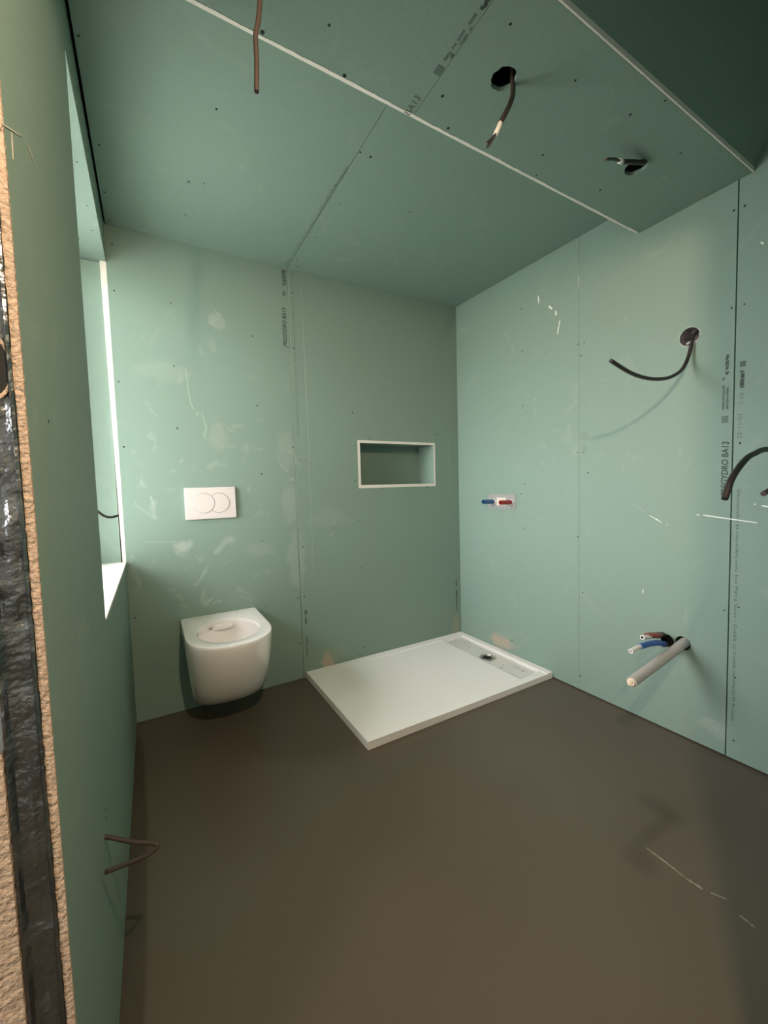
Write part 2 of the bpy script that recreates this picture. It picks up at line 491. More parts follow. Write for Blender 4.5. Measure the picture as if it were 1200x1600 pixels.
# ------------------------------------------------------------------ the setting
XL, XR, YB = -2.065, 0.0, 0.0
YF = -4.0
ZT = 2.9
TH = .0125
Y1, Y2 = -1.2365, -1.640          # dropped soffit between these depths
ZA, ZB = 2.354, 2.217

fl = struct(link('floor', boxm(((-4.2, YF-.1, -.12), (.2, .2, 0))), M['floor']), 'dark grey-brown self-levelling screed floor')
bm = bmesh.new()
for pts in ([(-.695, -1.654), (-.697, -1.708), (-.702, -1.759)], [(-.703, -1.763), (-.699, -1.789), (-.70, -1.801)],
            [(-.692, -1.816), (-.677, -1.845)], [(-.698, -1.88), (-.699, -1.897), (-.702, -1.913)]):
    ribbon(bm, [(a, b, 0) for a, b in pts], (0, 0, 1), .0062, ragged=1.2)
part('scratch', bm, plain('floor_scratch', (.30, .27, .23), .8), fl, label='pale scratch line')

# right wall ------------------------------------------------------
wr = struct(link('wall_right', boxm(((.055, YF-.1, 0), (.16, .2, ZT))), M['cavity']), 'green moisture board wall with pipes and cables')
S1, S2 = -.9545, -1.598
def rboard(y0, y1, mat=None):
    return part('plasterboard', boxm(((0, y0, .006), (TH, y1, ZT))), mat or M['board_right'], wr)
rboard(-.0005, S1+.0006)
b2 = rboard(S1-.0006, S2+.0022)
b3 = rboard(S2-.0022, YF)
HOLE = (0, -1.447, 1.7015)
cut(b2, [cyl(0, HOLE, .036, .06, 40, .05, 4), cyl(0, (0, -1.382, .407), .0275, .06, 32, .08, 5), cyl(0, (0, -1.441, .415), .030, .06, 36, .05, 6)])
bm = bmesh.new()   # torn paper rim round the cable hole
for k in range(40):
    a0, a1 = 2*math.pi*k/40, 2*math.pi*(k+1)/40
    r0 = .0355; r1 = .0395 + .002*math.sin(5*a0)
    r1b = .0395 + .002*math.sin(5*a1)
    q = [(r0, a0), (r0, a1), (r1b, a1), (r1, a0)]
    bm.faces.new([bm.verts.new((-.0008, HOLE[1]+r*math.cos(a), HOLE[2]+r*math.sin(a))) for r, a in q])
bmesh.ops.remove_doubles(bm, verts=bm.verts[:], dist=1e-5)
part('hole_rim', bm, M['scratch_soft'], wr, label='pale torn rim')
bm = bmesh.new()   # flush junction box behind the hole
for (r0, x0, x1) in ((.0345, .004, .050),):
    for k in range(32):
        a0, a1 = 2*math.pi*k/32, 2*math.pi*(k+1)/32
        P = lambda r, a, x: bm.verts.new((x, HOLE[1]+r*math.cos(a), HOLE[2]+r*math.sin(a)))
        bm.faces.new([P(r0, a0, x0), P(r0, a1, x0), P(r0, a1, x1), P(r0, a0, x1)])
        bm.faces.new([P(r0, a0, x1), P(r0, a1, x1), P(.002, a1, x1), P(.002, a0, x1)])
bmesh.ops.remove_doubles(bm, verts=bm.verts[:], dist=1e-5)
jb = part('junction_box', bm, M['box_grey'], wr)
bm = bmesh.new(); tube(bm, [(.02, -1.437, 1.709), (.049, -1.437, 1.709)], .013, curved=False, wall=.004)
part('box_grommet', bm, M['cavity'], wr)
bm = bmesh.new(); ribbon(bm, [(.012, -1.468, 1.70), (.010, -1.452, 1.685), (.012, -1.43, 1.677)], (-1, 0, 0), .010)
part('box_label_strip', bm, M['pvc_grey'], wr)
N = (-1, 0, 0)
bm = bmesh.new(); bm2 = bmesh.new()
for w, pts in ((.008, [(-.704, 2.17), (-.708, 2.127)]), (.008, [(-.771, 2.088), (-.795, 2.062)]), (.008, [(-.817, 2.046), (-.819, 2.019)]),
            (.006, [(-.843, 1.987), (-.827, 1.919)]), (.0035, [(-1.373, .925), (-1.378, .923)]),
            (.004, [(-1.302, .961), (-1.355, .93)]), (.004, [(-1.483, .972), (-1.494, .970)]), (.0052, [(-1.507, .971), (-1.676, .950)]),
            (.0055, [(-1.666, 1.019), (-1.671, 1.019)]), (.008, [(-1.688, 1.014), (-1.74, 1.004)]), (.005, [(-1.665, 1.961), (-1.673, 1.949)]),
            (.003, [(-1.278, .619), (-1.276, .598)])):
    ribbon(bm, [(0, a, b) for a, b in pts], N, w, ragged=.8)
for w, pts in ((.003, [(-1.232, 1.009), (-1.288, .972)]), (.010, [(-1.551, .101), (-1.577, .101)]), (.005, [(-.66, 1.59), (-.70, 1.62)]),
               (.006, [(-.952, 2.20), (-.952, 2.10)])):
    ribbon(bm2, [(0, a, b) for a, b in pts], N, w, ragged=.8)
part('scratch', bm, M['scratch'], wr, label='white plaster scratches')
part('smear', bm2, M['scratch_soft'], wr)
bm = bmesh.new()
for pts in ([(-.4175, 1.236), (-.414, .809)], [(-.179, 1.008), (-.651, 1.008)]):
    ribbon(bm, [(0, a, b) for a, b in pts], N, .0028)
part('pencil_mark', bm, M['pencil'], wr, label='thin pencilled centre cross')
Uv, Dv = (0, 0, 1), (0, 0, -1)
writing('PREGYDRO BA13', (0, -1.586, 1.049), Uv, (0, 1, 0), N, .212, .0225, M['ink'], wr, shear=.15, bold=.03)
blots((0, -1.583, 1.333), Uv, (0, 1, 0), N, .027, .022, 3, 3, M['ink_soft'], wr, 11)
blots((0, -1.583, 1.383), Uv, (0, 1, 0), N, .085, .009, 14, 1, M['ink_soft'], wr, 12)
blots((0, -1.571, 1.383), Uv, (0, 1, 0), N, .125, .010, 20, 1, M['ink_soft'], wr, 13)
blots((0, -1.583, 1.515), Uv, (0, 1, 0), N, .075, .014, 12, 1, M['ink'], wr, 14)
blots((0, -1.632, 1.534), Uv, (0, 1, 0), N, .020, .018, 3, 3, M['ink'], wr, 15)
blots((0, -1.630, 1.455), Uv, (0, 1, 0), N, .072, .015, 10, 1, M['ink'], wr, 16)
writing('01:1', (0, -1.616, 1.437), Dv, (0, -1, 0), N, .040, .012, M['ink_soft'], wr)
writing('10-11-22', (0, -1.612, 1.358), Dv, (0, -1, 0), N, .090, .013, M['ink_soft'], wr)
writing('21', (0, -1.617, 1.190), Dv, (0, -1, 0), N, .018, .011, M['ink_soft'], wr)
writing('D\u00e9montable et recyclable avec Eco Pl\u00e2tre Siniat - Cradle to Cradle certifiedCM Bronze', (0, -1.612, 1.074), Dv, (0, -1, 0), N, .915, .0125, M['ink'], wr, space=1.1)
screws([(-0.581, 2.144), (-1.585, 2.116), (-1.617, 2.114), (-1.585, 1.762), (-1.623, 1.761), (-0.948, 1.827), (-0.983, 1.825), (-0.966, 1.765), (-1.584, 1.254), (-1.62, 1.25), (-0.944, 1.274), (-0.976, 1.272), (-1.004, 1.165), (-0.588, 1.901), (-0.587, 1.581), (-0.598, 1.118), (-0.57, 1.057), (-0.59, 0.849), (-0.612, 1.537), (-0.947, 0.83), (-0.977, 0.535), (-0.973, 0.509), (-1.584, 0.596), (-1.629, 0.619), (-1.623, 0.337), (-1.623, 0.081), (-0.964, 0.081), (-0.576, 0.618), (-0.489, 0.122)], 0, 0, -1, wr)

# back wall ------------------------------------------------------
NX0, NX1, NZ0, NZ1 = -.812, -.209, 1.120, 1.420      # niche
wb = struct(link('wall_back', boxm(((XL-.4, .24, 0), (.16, .34, ZT))), M['cavity']), 'green moisture board wall behind the toilet')
SB = -1.2155
part('plasterboard', boxm(((XL, 0, .002), (SB-.0016, TH, ZT))), M['board_back'], wb)
bm = bmesh.new()
x0, x1 = SB+.0016, -.0003
for a, b in (((x0, 0, .002), (NX0, TH, ZT)), ((NX1, 0, .002), (x1, TH, ZT)), ((NX0, 0, .002), (NX1, TH, NZ0)), ((NX0, 0, NZ1), (NX1, TH, ZT))):
    box(bm, a, b)
part('plasterboard', bm, M['board_back'], wb)
part('joint_edge', boxm(((SB+.0004, -.0006, .9), (SB+.0042, .004, 2.34))), M['scratch_soft'], wb, label='pale cut edge in the joint')
# niche lining: green inner faces, pale cut edges towards the room
t = .014; D = .185
bm = bmesh.new()
def lining(a, b):
    box(bm, (a[0], .0002, a[2]), (b[0], D, b[2]), 0)
lining((NX0, 0, NZ0+t+.005), (NX0+t+.004, 0, NZ1-t-.002)); lining((NX1-t, 0, NZ0+t+.005), (NX1, 0, NZ1-t-.002))
lining((NX0, 0, NZ1-t-.002), (NX1, 0, NZ1)); lining((NX0, 0, NZ0), (NX1, 0, NZ0+t+.005))
box(bm, (NX0, D-.002, NZ0), (NX1, D+TH, NZ1), 0)
bm.normal_update()
for f in bm.faces:
    if abs(f.calc_center_median().y-.0002) < 1e-5: f.material_index = 1
nl = part('niche_lining', bm, [M['board'], M['white_edge']], wb, label='boxed-in recess with pale cut edges')
bm = bmesh.new()
N = (0, -1, 0)
for w, pts in ((.006, [(-1.759, 1.747), (-1.747, 1.59), (-1.731, 1.543)]),
            (.006, [(-1.696, 1.529), (-1.679, 1.449), (-1.694, 1.406)]), (.006, [(-1.634, 1.988), (-1.595, 2.017)]), (.005, [(-1.617, 2.074), (-1.583, 2.023)]),
            (.008, [(-1.947, 1.111), (-1.936, 1.064)]), (.008, [(-1.722, .539), (-1.69, .568)]), (.008, [(-1.695, .528), (-1.665, .554)]), (.008, [(-1.668, .53), (-1.648, .55)]),
            (.0035, [(-1.139, 2.269), (-1.131, 1.548), (-1.131, .605)]), (.0025, [(-1.986, .888), (-1.834, .874)]),
            (.006, [(-.996, .902), (-.974, .920)]), (.005, [(-1.032, .835), (-.985, .851)]), (.004, [(-.092, 1.433), (-.074, 1.229)])):
    ribbon(bm, [(a, 0, b) for a, b in pts], N, w, off=.0005, th=.0003, ragged=.9)
part('smear', bm, M['scratch_soft'], wb, label='pale plaster dust smears')
writing('PREGYDRO BA13', (-1.232, 0, 1.928), Uv, (-1, 0, 0), N, .212, .0235, M['ink'], wb, shear=.15, bold=.03)
blots((-1.228, 0, 2.205), Uv, (-1, 0, 0), N, .026, .020, 3, 3, M['ink_soft'], wb, 21)
blots((-1.224, 0, 2.262), Uv, (-1, 0, 0), N, .085, .022, 14, 2, M['ink'], wb, 22)
writing('D\u00e9montable et recyclable avec Eco Pl\u00e2tre Siniat - Cradle to Cradle certifiedCM Bronze', (-1.196, 0, 2.345), Dv, (1, 0, 0), N, .91, .0120, M['ink_soft'], wb, space=1.1)
blots((-1.196, 0, .385), Uv, (1, 0, 0), N, .024, .016, 3, 3, M['ink'], wb, 23)
blots((-1.196, 0, .320), Uv, (1, 0, 0), N, .055, .012, 8, 1, M['ink'], wb, 24)
blots((-1.194, 0, .130), Uv, (1, 0, 0), N, .120, .008, 16, 1, M['ink_soft'], wb, 25)
blots((-.046, 0, .200), Uv, (1, 0, 0), N, .150, .014, 14, 1, M['ink'], wb, 26)
blots((-.046, 0, .380), Uv, (1, 0, 0), N, .050, .012, 5, 1, M['ink'], wb, 27)
screws([(-2.036, 2.271), (-2.04, 2.064), (-2.046, 1.65), (-2.043, 1.347), (-1.422, 1.956), (-1.415, 1.587), (-1.408, 1.215), (-1.809, 2.053), (-1.811, 1.751), (-1.812, 1.445), (-1.224, 1.365), (-1.184, 1.296), (-1.228, 1.925), (-1.194, 1.926), (-1.187, 2.231), (-1.419, 0.841), (-1.23, 0.792), (-1.189, 0.786), (-1.229, 0.489), (-1.193, 0.491), (-1.418, 0.469), (-1.186, 0.219), (-1.231, 0.217), (-1.182, 0.064), (-0.838, 1.587), (-0.723, 1.432), (-0.501, 1.432), (-0.194, 1.479), (-0.19, 1.361), (-0.192, 1.192), (-0.282, 1.111), (-0.443, 1.11), (-0.643, 1.112), (-0.835, 1.169), (-0.83, 1.385), (-0.824, 0.917), (-0.225, 1.026), (-0.235, 0.726), (-0.817, 0.614), (-0.814, 0.27), (-0.816, 0.099), (-0.842, 0.056), (-0.236, 0.436), (-0.234, 0.121), (-0.031, 0.895), (-2.044, 0.524)], 1, 0, -1, wb, r=.0036)

# left wall with the window opening ------------------------------------------------------
WY0, WY1, WZ0, WZ1 = -1.020, .0105, .800, 2.187
XO = -2.31
YE = -1.667
wl = struct(link('wall_left', boxm(((XO, YE+.03, 0), (XL-.045, WY0-TH, ZT)), ((XO, WY0-TH, 0), (XL-.045, .24, WZ0-.02)),
                                   ((XO, WY0-TH, WZ1+TH), (XL-.045, .24, ZT)), ((XO, WY1+TH, WZ0-.02), (XL-.045, .24, WZ1+TH))), M['outer']),
            'green moisture board wall with the window')
XW = XL-TH
bm = bmesh.new()
for a, b in (((XW, YE, .002), (XL, WY0, ZT)), ((XW, WY0, .002), (XL, -.0003, WZ0-.004)), ((XW, WY0, WZ1), (XL, -.0003, ZT))):
    box(bm, a, b)
part('plasterboard', bm, M['board_left'], wl)
bm = bmesh.new()      # reveal linings
box(bm, (XO+.06, WY0-TH, WZ0), (XW, WY0, WZ1))
box(bm, (XO+.06, WY1, WZ0), (XL-.020, WY1+TH, WZ1-.0035))
box(bm, (XO+.06, WY0, WZ1), (XW, WY1+TH, WZ1+TH))
part('reveal_board', bm, M['board'], wl)
bm = bmesh.new(); hexa(bm, [(XL-.014, .0, WZ0), (XL+.0005, -.0004, WZ0), (XL+.0005, .012, WZ0), (XL-.014, .012, WZ0)],
                       [(XL-.024, .0, WZ1+.006), (XL+.0005, -.0004, WZ1+.006), (XL+.0005, .012, WZ1+.006), (XL-.024, .012, WZ1+.006)])
part('corner_edge', bm, M['white_edge'], wl, label='cream cut board edge at the window corner')
part('window_sill', boxm(((XO+.06, WY0, WZ0-.0125), (XL-.0005, -.0006, WZ0)), ((XO+.06, -.0006, WZ0-.0125), (XL-.024, WY1, WZ0))), M['sill'], wl, label='bright white window sill')
bm = bmesh.new(); random.seed(3)
prev = None
for i in range(60):
    y = WY0 + (0-WY0)*i/59
    d = .0085 + .003*random.random()
    q = [bm.verts.new((XL+.0007, y, WZ0-.0005)), bm.verts.new((XL+.0007, y, WZ0-d)), bm.verts.new((XL-.004, y, WZ0-.0002))]
    if prev:
        bm.faces.new([prev[0], q[0], q[1], prev[1]]); bm.faces.new([prev[0], prev[2], q[2], q[0]])
    prev = q
part('torn_sill_edge', bm, M['edge'], wl)
bm = bmesh.new(); prev = None
for i in range(60):
    y = WY0 + (0-WY0)*i/59; d = .002 + .003*random.random()
    q = [bm.verts.new((XL+.0007, y, WZ1)), bm.verts.new((XL+.0007, y, WZ1+d))]
    if prev: bm.faces.new([prev[0], q[0], q[1], prev[1]])
    prev = q
part('torn_lintel_edge', bm, M['scratch'], wl)
bm = bmesh.new(); N = (1, 0, 0)
for w, pts in ((.004, [(-1.63, 1.552), (-1.632, 1.534), (-1.634, 1.519)]), (.004, [(-1.547, 1.598), (-1.526, 1.601), (-1.509, 1.598)]),
            (.0015, [(-1.679, 1.526), (-1.638, 1.551), (-1.579, 1.585)]), ):
    ribbon(bm, [(XL, a, b) for a, b in pts], N, w, ragged=.5)
part('scratch', bm, plain('wall_scratch', (.62, .55, .45), .9), wl)
screws([(-1.548, 1.227), (-0.987, 0.784), (-1.271, 0.457), (-1.279, 0.445)], 0, XL, 1, wl, r=.003)
screws([(-2.091, -0.63), (-2.09, -0.404), (-2.091, -0.241), (-2.145, -0.156)], 2, WZ1, -1, wl, r=.003)

# raw end of the left wall: cut board edge, steel stud, rough board ---------------
def ragged_strip(x0, x1, y0, y1, z0, z1, amp, mat, name, label, n=260, seed=2, parent=wl):
    rnd = random.Random(seed); bm = bmesh.new(); prev = None
    for i in range(n+1):
        z = z0 + (z1-z0)*i/n
        a = amp*(rnd.random()-.5); b = amp*(rnd.random()-.5); c = amp*rnd.random()
        q = [bm.verts.new((x0+a, y1, z)), bm.verts.new((x0+a, y0-c*.5, z)), bm.verts.new((.5*(x0+x1), y0-c, z)), bm.verts.new((x1+min(b*.3, 0), y0-c*.4, z)), bm.verts.new((x1+min(b*.3, 0), y1, z))]
        if prev:
            for k in range(4): bm.faces.new([prev[k], prev[k+1], q[k+1], q[k]])
        prev = q
    return part(name, bm, mat, parent, label=label)
ragged_strip(XL-.0082, XL+.0002, YE-.0015, YE+.004, .002, 2.9, .0014, M['edge_warm'], 'board_cut_edge', 'rough brown cut edge of the board')
bm = bmesh.new()          # stud: profile across x extruded upward, with punched oval slots and a rolled lip
prof = [(XL-.0084, YE+.004), (XL-.0090, YE-.0035), (XL-.0118, YE-.0050), (XL-.0130, YE-.0035), (XL-.0140, YE+.0035), (XL-.019, YE+.0035), (XL-.023, YE+.0030), (XL-.027, YE+.0033), (XL-.033, YE+.0033), (XL-.0375, YE+.0022), (XL-.0405, YE-.003), (XL-.0430, YE-.004), (XL-.0450, YE+.000), (XL-.0450, YE+.028)]
nz = 150; random.seed(11)
cols = []
for i in range(nz+1):
    z = .002 + 2.898*i/nz
    row = []
    for j, (px, py) in enumerate(prof):
        dent = .0016*math.sin(z*37+1.9*j)*math.sin(z*15+.9*j+1) if 4 <= j <= 9 else .0003*math.sin(z*31+j)
        row.append(bm.verts.new((px, py+dent, z)))
    cols.append(row)
for i in range(nz):
    for j in range(len(prof)-1): bm.faces.new([cols[i][j], cols[i+1][j], cols[i+1][j+1], cols[i][j+1]])
ret = bmesh.ops.solidify(bm, geom=bm.faces[:], thickness=.0007)
stud = part('steel_stud', bm, M['steel'], wl, smooth=True, label='galvanised steel stud')
def oval(cx, cz, rx, rz, y0, y1):
    bm = bmesh.new(); n = 28; rings = []
    for y in (y0, y1): rings.append([bm.verts.new((cx+rx*math.cos(2*math.pi*k/n), y, cz+rz*math.sin(2*math.pi*k/n)*(1 if rz < rx else 1))) for k in range(n)])
    bm.faces.new(rings[0]); bm.faces.new(rings[1])
    for k in range(n): bm.faces.new([rings[0][k], rings[0][(k+1) % n], rings[1][(k+1) % n], rings[1][k]])
    bmesh.ops.recalc_face_normals(bm, faces=bm.faces[:])
    return bm
for cz in (1.268, 1.90, .25):
    bm = bmesh.new(); n = 28; rings = []
    cx = XL-.0262; rx, rz = .0172, .037
    for (k1, y) in ((1.0, YE-.0005), (.93, YE-.0012), (.86, YE-.0004), (.86, YE+.003)):
        rings.append([bm.verts.new((cx+rx*k1*math.cos(2*math.pi*k/n), y, cz+rz*k1*math.sin(2*math.pi*k/n))) for k in range(n)])
    for i in range(3):
        for k in range(n): bm.faces.new([rings[i][k], rings[i][(k+1) % n], rings[i+1][(k+1) % n], rings[i+1][k]])
    rim = part('slot_rim', bm, M['edge_warm'], stud)
    bm = bmesh.new(); bm.faces.new([bm.verts.new((cx+rx*.87*math.cos(2*math.pi*k/n), YE-.0003, cz+rz*.87*math.sin(2*math.pi*k/n))) for k in range(n)])
    part('slot_opening', bm, M['cavity'], stud)
ragged_strip(XL-.140, XL-.0445, YE-.006, YE+.028, .002, .83, .004, M['edge_warm'], 'rough_board', 'torn brown board beside the stud', n=160, seed=9)
part('end_board', boxm(((XO, YE+.012, .002), (XL-.0455, YE+.03, ZT))), M['hall'], wl)

# window ------------------------------------------------------
wz0, wz1 = WZ0, WZ1
xf0, xf1 = XO, XO+.06
w1 = struct(link('window_1', boxm(((xf0, WY0-.002, wz0-.01), (xf1, WY0+.06, wz1+.01)), ((xf0, WY1-.06, wz0-.01), (xf1, WY1+.002, wz1+.01)),
     ((xf0, WY0+.06, wz0-.01), (xf1, WY1-.06, wz0+.06)), ((xf0, WY0+.06, wz1-.06), (xf1, WY1-.06, wz1+.01))), M['pvc_white']), 'white framed window lighting the room')
ym = (WY0+WY1)/2
part('sash', boxm(((xf0+.01, ym-.03, wz0+.06), (xf1+.01, ym+.03, wz1-.06))), M['pvc_white'], w1)
part('pane', boxm(((xf0+.028, WY0+.06, wz0+.06), (xf0+.032, ym-.03, wz1-.06))), M['glass'], w1)
part('pane', boxm(((xf0+.028, ym+.03, wz0+.06), (xf0+.032, WY1-.06, wz1-.06))), M['glass'], w1)
part('window_handle', boxm(((xf1+.01, ym-.012, 1.40), (xf1+.022, ym+.012, 1.47)), ((xf1+.022, ym-.009, 1.34), (xf1+.045, ym+.009, 1.45)), bev=.003), M['pvc_white'], w1)

# ceiling ------------------------------------------------------
ce = struct(link('ceiling', boxm(((-4.2, YF-.1, ZT), (.16, .34, ZT+.1))), M['cavity']), 'green board ceiling with a dropped band')
def zA(x, y):     # the slightly uneven upper ceiling
    fx = max(0, (x-XL)/(0-XL)); fy = (y-Y1)/(0-Y1)
    return ZA + fy*.027*fx**1.6 - (1-fy)*.006*fx
def slab_grid(x0, x1, y0, y1, zf, nx, ny, mats, name, label=None):
    bm = bmesh.new()
    g = [[bm.verts.new((x0+(x1-x0)*i/nx, y0+(y1-y0)*j/ny, zf(x0+(x1-x0)*i/nx, y0+(y1-y0)*j/ny))) for j in range(ny+1)] for i in range(nx+1)]
    h = [[bm.verts.new((v.co.x, v.co.y, v.co.z+TH)) for v in r] for r in g]
    for i in range(nx):
        for j in range(ny):
            bm.faces.new([g[i][j], g[i+1][j], g[i+1][j+1], g[i][j+1]]); bm.faces.new([h[i][j], h[i+1][j], h[i+1][j+1], h[i][j+1]])
    for i in range(nx):
        for j in (0, ny): bm.faces.new([g[i][j], g[i+1][j], h[i+1][j], h[i][j]])
    for j in range(ny):
        for i in (0, nx): bm.faces.new([g[i][j], g[i][j+1], h[i][j+1], h[i][j]])
    return part(name, bm, mats, ce, label=label)
SA = -1.2155
slab_grid(XL+.0085, SA-.0012, Y1-.02, -.001, zA, 8, 2, M['board'], 'plasterboard')
slab_grid(SA+.0012, -.0015, Y1-.02, -.001, zA, 10, 2, M['board'], 'plasterboard')
part('soffit_riser', boxm(((XL+.002, Y1-.0125, ZB+TH), (-.001, Y1-.0005, ZA+.03))), M['board'], ce)
sb1 = part('plasterboard', boxm(((XL+.0015, Y2+.004, ZB), (-1.2115, Y1-.006, ZB+TH))), M['board'], ce)
sb2 = part('plasterboard', boxm(((-1.2095, Y2+.004, ZB), (-.001, Y1-.006, ZB+TH))), M['board'], ce)
H1, H2, H3 = (-1.0545, -1.450), (-.406, -1.449), (-1.70, -1.452)
cut(sb1, [cyl(2, (*H3, ZB), .033, .06, 36, .06, 3)])
cut(sb2, [cyl(2, (*H1, ZB), .034, .06, 36, .10, 1), cyl(2, (*H2, ZB), .036, .06, 36, .05, 2)])
def ragged_edge(x0, x1, y0, y1, z0, z1, amp, name, mat, n=240, seed=1, label=None):
    rnd = random.Random(seed); bm = bmesh.new(); prev = None; e = .5
    for i in range(n+1):
        x = x0+(x1-x0)*i/n; e = .75*e+.25*rnd.random(); jig = amp*(e-.5)*2+amp*.3*(rnd.random()-.5)
        q = [bm.verts.new((x, y0, z0)), bm.verts.new((x, y1+jig, z1-.0008)), bm.verts.new((x, y1+jig, z1+.004)), bm.verts.new((x, y0, z0+.008))]
        if prev:
            for k in range(4): bm.faces.new([prev[k], prev[(k+1) % 4], q[(k+1) % 4], q[k]])
        prev = q
    return part(name, bm, mat, ce, label=label)
ragged_edge(XL+.002, -.004, Y1+.0005, Y1-.0105, ZB+.0008, ZB, .0032, 'soffit_back_edge', M['white_edge'], label='ragged cream cut edge')
# front cut edge of the dropped board, then the steep slope above it
part('soffit_front_edge', boxm(((XL+.0015, Y2-.0015, ZB+.001), (-.001, Y2+.004, ZB+TH+.0045))), M['white_edge'], ce, label='cream cut edge of the dropped band')
ang = math.radians(56)
ys, zs = Y2-.001, ZB+TH+.0045
ye = -2.15; ze = zs+(ys-ye)*math.tan(ang)
bm = bmesh.new()
hexa(bm, [(XL+.002, ys, zs), (-.001, ys, zs), (-.001, ye, ze), (XL+.002, ye, ze)],
         [(XL+.002, ys, zs+.02), (-.001, ys, zs+.02), (-.001, ye, ze+.02), (XL+.002, ye, ze+.02)])
part('sloping_board', bm, M['board'], ce, label='steep green board in shade')
part('entry_ceiling', boxm(((-4.2, YF-.1, 2.40), (0, -2.272, 2.44)), ((-4.2, -2.272, 2.40), (XO, YE, 2.44))), M['hall'], ce)
def cz(pts, z): return [(a, b, z) for a, b in pts]
writing('BA13', (-1.2205, Y1-.002, ZB), (0, -1, 0), (-1, 0, 0), (0, 0, -1), .062, .021, M['ink'], ce, shear=.12)
blots((-1.213, -1.372, ZB), (0, -1, 0), (-1, 0, 0), (0, 0, -1), .026, .022, 3, 3, M['ink_soft'], ce, 31)
blots((-1.211, -1.416, ZB), (0, -1, 0), (-1, 0, 0), (0, 0, -1), .085, .010, 12, 1, M['ink_soft'], ce, 32)
blots((-1.222, -1.410, ZB), (0, -1, 0), (-1, 0, 0), (0, 0, -1), .120, .010, 18, 1, M['ink_soft'], ce, 33)
blots((-1.214, -1.540, ZB), (0, -1, 0), (-1, 0, 0), (0, 0, -1), .080, .014, 12, 1, M['ink'], ce, 34)
writing('Siniat - Cradle to Cradle certifiedCM Bronze', (-1.227, -.04, ZA-.0006), (0.012, -1, 0), (-1, 0, 0), (0, 0, -1), .775, .0125, M['ink_soft'], ce, space=1.15)
screws([(-2.046, -0.884), (-2.035, -0.498), (-2.041, -0.238), (-2.038, -0.044), (-1.694, -0.834), (-1.747, -0.455), (-1.692, -0.476), (-1.743, -0.238), (-1.209, -0.901), (-1.166, -0.9), (-1.167, -0.617), (-1.176, -0.348), (-1.193, -0.107), (-1.175, -0.052), (-0.868, -0.715)], 2, ZA-.0008, -1, ce, r=.0036)
screws([(-1.519, -1.344), (-1.653, -1.254), (-1.438, -1.254), (-1.172, -1.333), (-1.092, -1.26), (-1.14, -1.552), (-0.878, -1.541), (-0.636, -1.555), (-0.591, -1.629), (-0.336, -1.556), (-0.746, -1.33), (-0.691, -1.259), (-0.414, -1.323)], 2, ZB, -1, ce, r=.0042)

# entry side behind the camera ---------------------------------------------------
struct(link('wall_front', boxm(((-1.30, -2.27, 0), (0, -2.15, ZT)), ((XL, -2.27, 1.995), (-1.30, -2.15, ZT))), M['board_left']), 'green board partition beside the doorway')  # added unseen doorway header, set low to keep bulb light off the slope
struct(link('wall_entry_back', boxm(((-4.2, YF-.1, 0), (0, YF, 2.86))), M['hall']), 'bare wall of the entry')
HW = (-3.35, -2.55, 1.10, 2.0)  # opening for an unseen window added to give cool fill light
struct(link('wall_entry_side', boxm(((-4.2, YF, 0), (-4.1, HW[0], 2.86)), ((-4.2, HW[1], 0), (-4.1, YE, 2.86)), ((-4.2, HW[0], 0), (-4.1, HW[1], HW[2])), ((-4.2, HW[0], HW[3]), (-4.1, HW[1], 2.86)),
      ((-4.2, YE, 0), (XO, YE+.1, 2.86))), M['hall']), 'bare wall of the entry')
w2 = struct(link('fill_window', boxm(((-4.17, HW[0], HW[2]), (-4.12, HW[0]+.05, HW[3])), ((-4.17, HW[1]-.05, HW[2]), (-4.12, HW[1], HW[3])),
      ((-4.17, HW[0]+.05, HW[2]), (-4.12, HW[1]-.05, HW[2]+.05)), ((-4.17, HW[0]+.05, HW[3]-.05), (-4.12, HW[1]-.05, HW[3]))), M['pvc_white']), 'small unseen window added to the entry for cool fill')
part('pane', boxm(((-4.147, HW[0]+.05, HW[2]+.05), (-4.143, HW[1]-.05, HW[3]-.05))), M['glass'], w2)

# ------------------------------------------------------------------ toilet
CX = -1.664
def D_outline(w, yf, ys, n, back, rc=.012, N=120):
    """D shape seen from above as polar samples about the centre (CX, yc)"""
    pts = []
    # back edge left->right then right side, round front, left side
    K = 60
    for k in range(K+1):
        t = math.pi*k/K                 # 0..pi : right to left over the front
        c, s = math.cos(t), math.sin(t)
        px = w*math.copysign(abs(c)**(2/n), c); py = ys-(ys-yf)*abs(s)**(2/n)
        pts.append((px, py))
    pts.append((-w, back-rc)); pts.append((-w+rc*.3, back-rc*.3)); pts.append((-w+rc, back))
    pts.append((w-rc, back)); pts.append((w-rc*.3, back-rc*.3)); pts.append((w, back-rc))
    return pts
YC = -.302
YP = -.200
def polar(pts, thetas):
    out = []
    n = len(pts)
    for th in thetas:
        dx, dy = math.cos(th), math.sin(th); best = None
        for i in range(n):
            x1, y1 = pts[i][0], pts[i][1]-YP; x2, y2 = pts[(i+1) % n][0], pts[(i+1) % n][1]-YP
            ex, ey = x2-x1, y2-y1
            den = dx*ey-dy*ex
            if abs(den) < 1e-12: continue
            r = (x1*ey-y1*ex)/den; s = (x1*dy-y1*dx)/den
            if r > 0 and -1e-9 <= s <= 1+1e-9 and (best is None or r > best): best = r
        out.append((dx*best, dy*best+YP))
    return out
NT = 144
corner = math.atan2(-YP, .187)
TH_ = sorted([2*math.pi*k/NT for k in range(NT-4)] + [corner-.02, corner+.02, math.pi-corner-.02, math.pi-corner+.02])
NT = len(TH_)
def oring(bm, w, yf, z, ys=-.30, n=2.4, back=-.001):
    return [bm.verts.new((CX+x, y, z)) for x, y in polar(D_outline(w, yf, ys, n, back), TH_)]
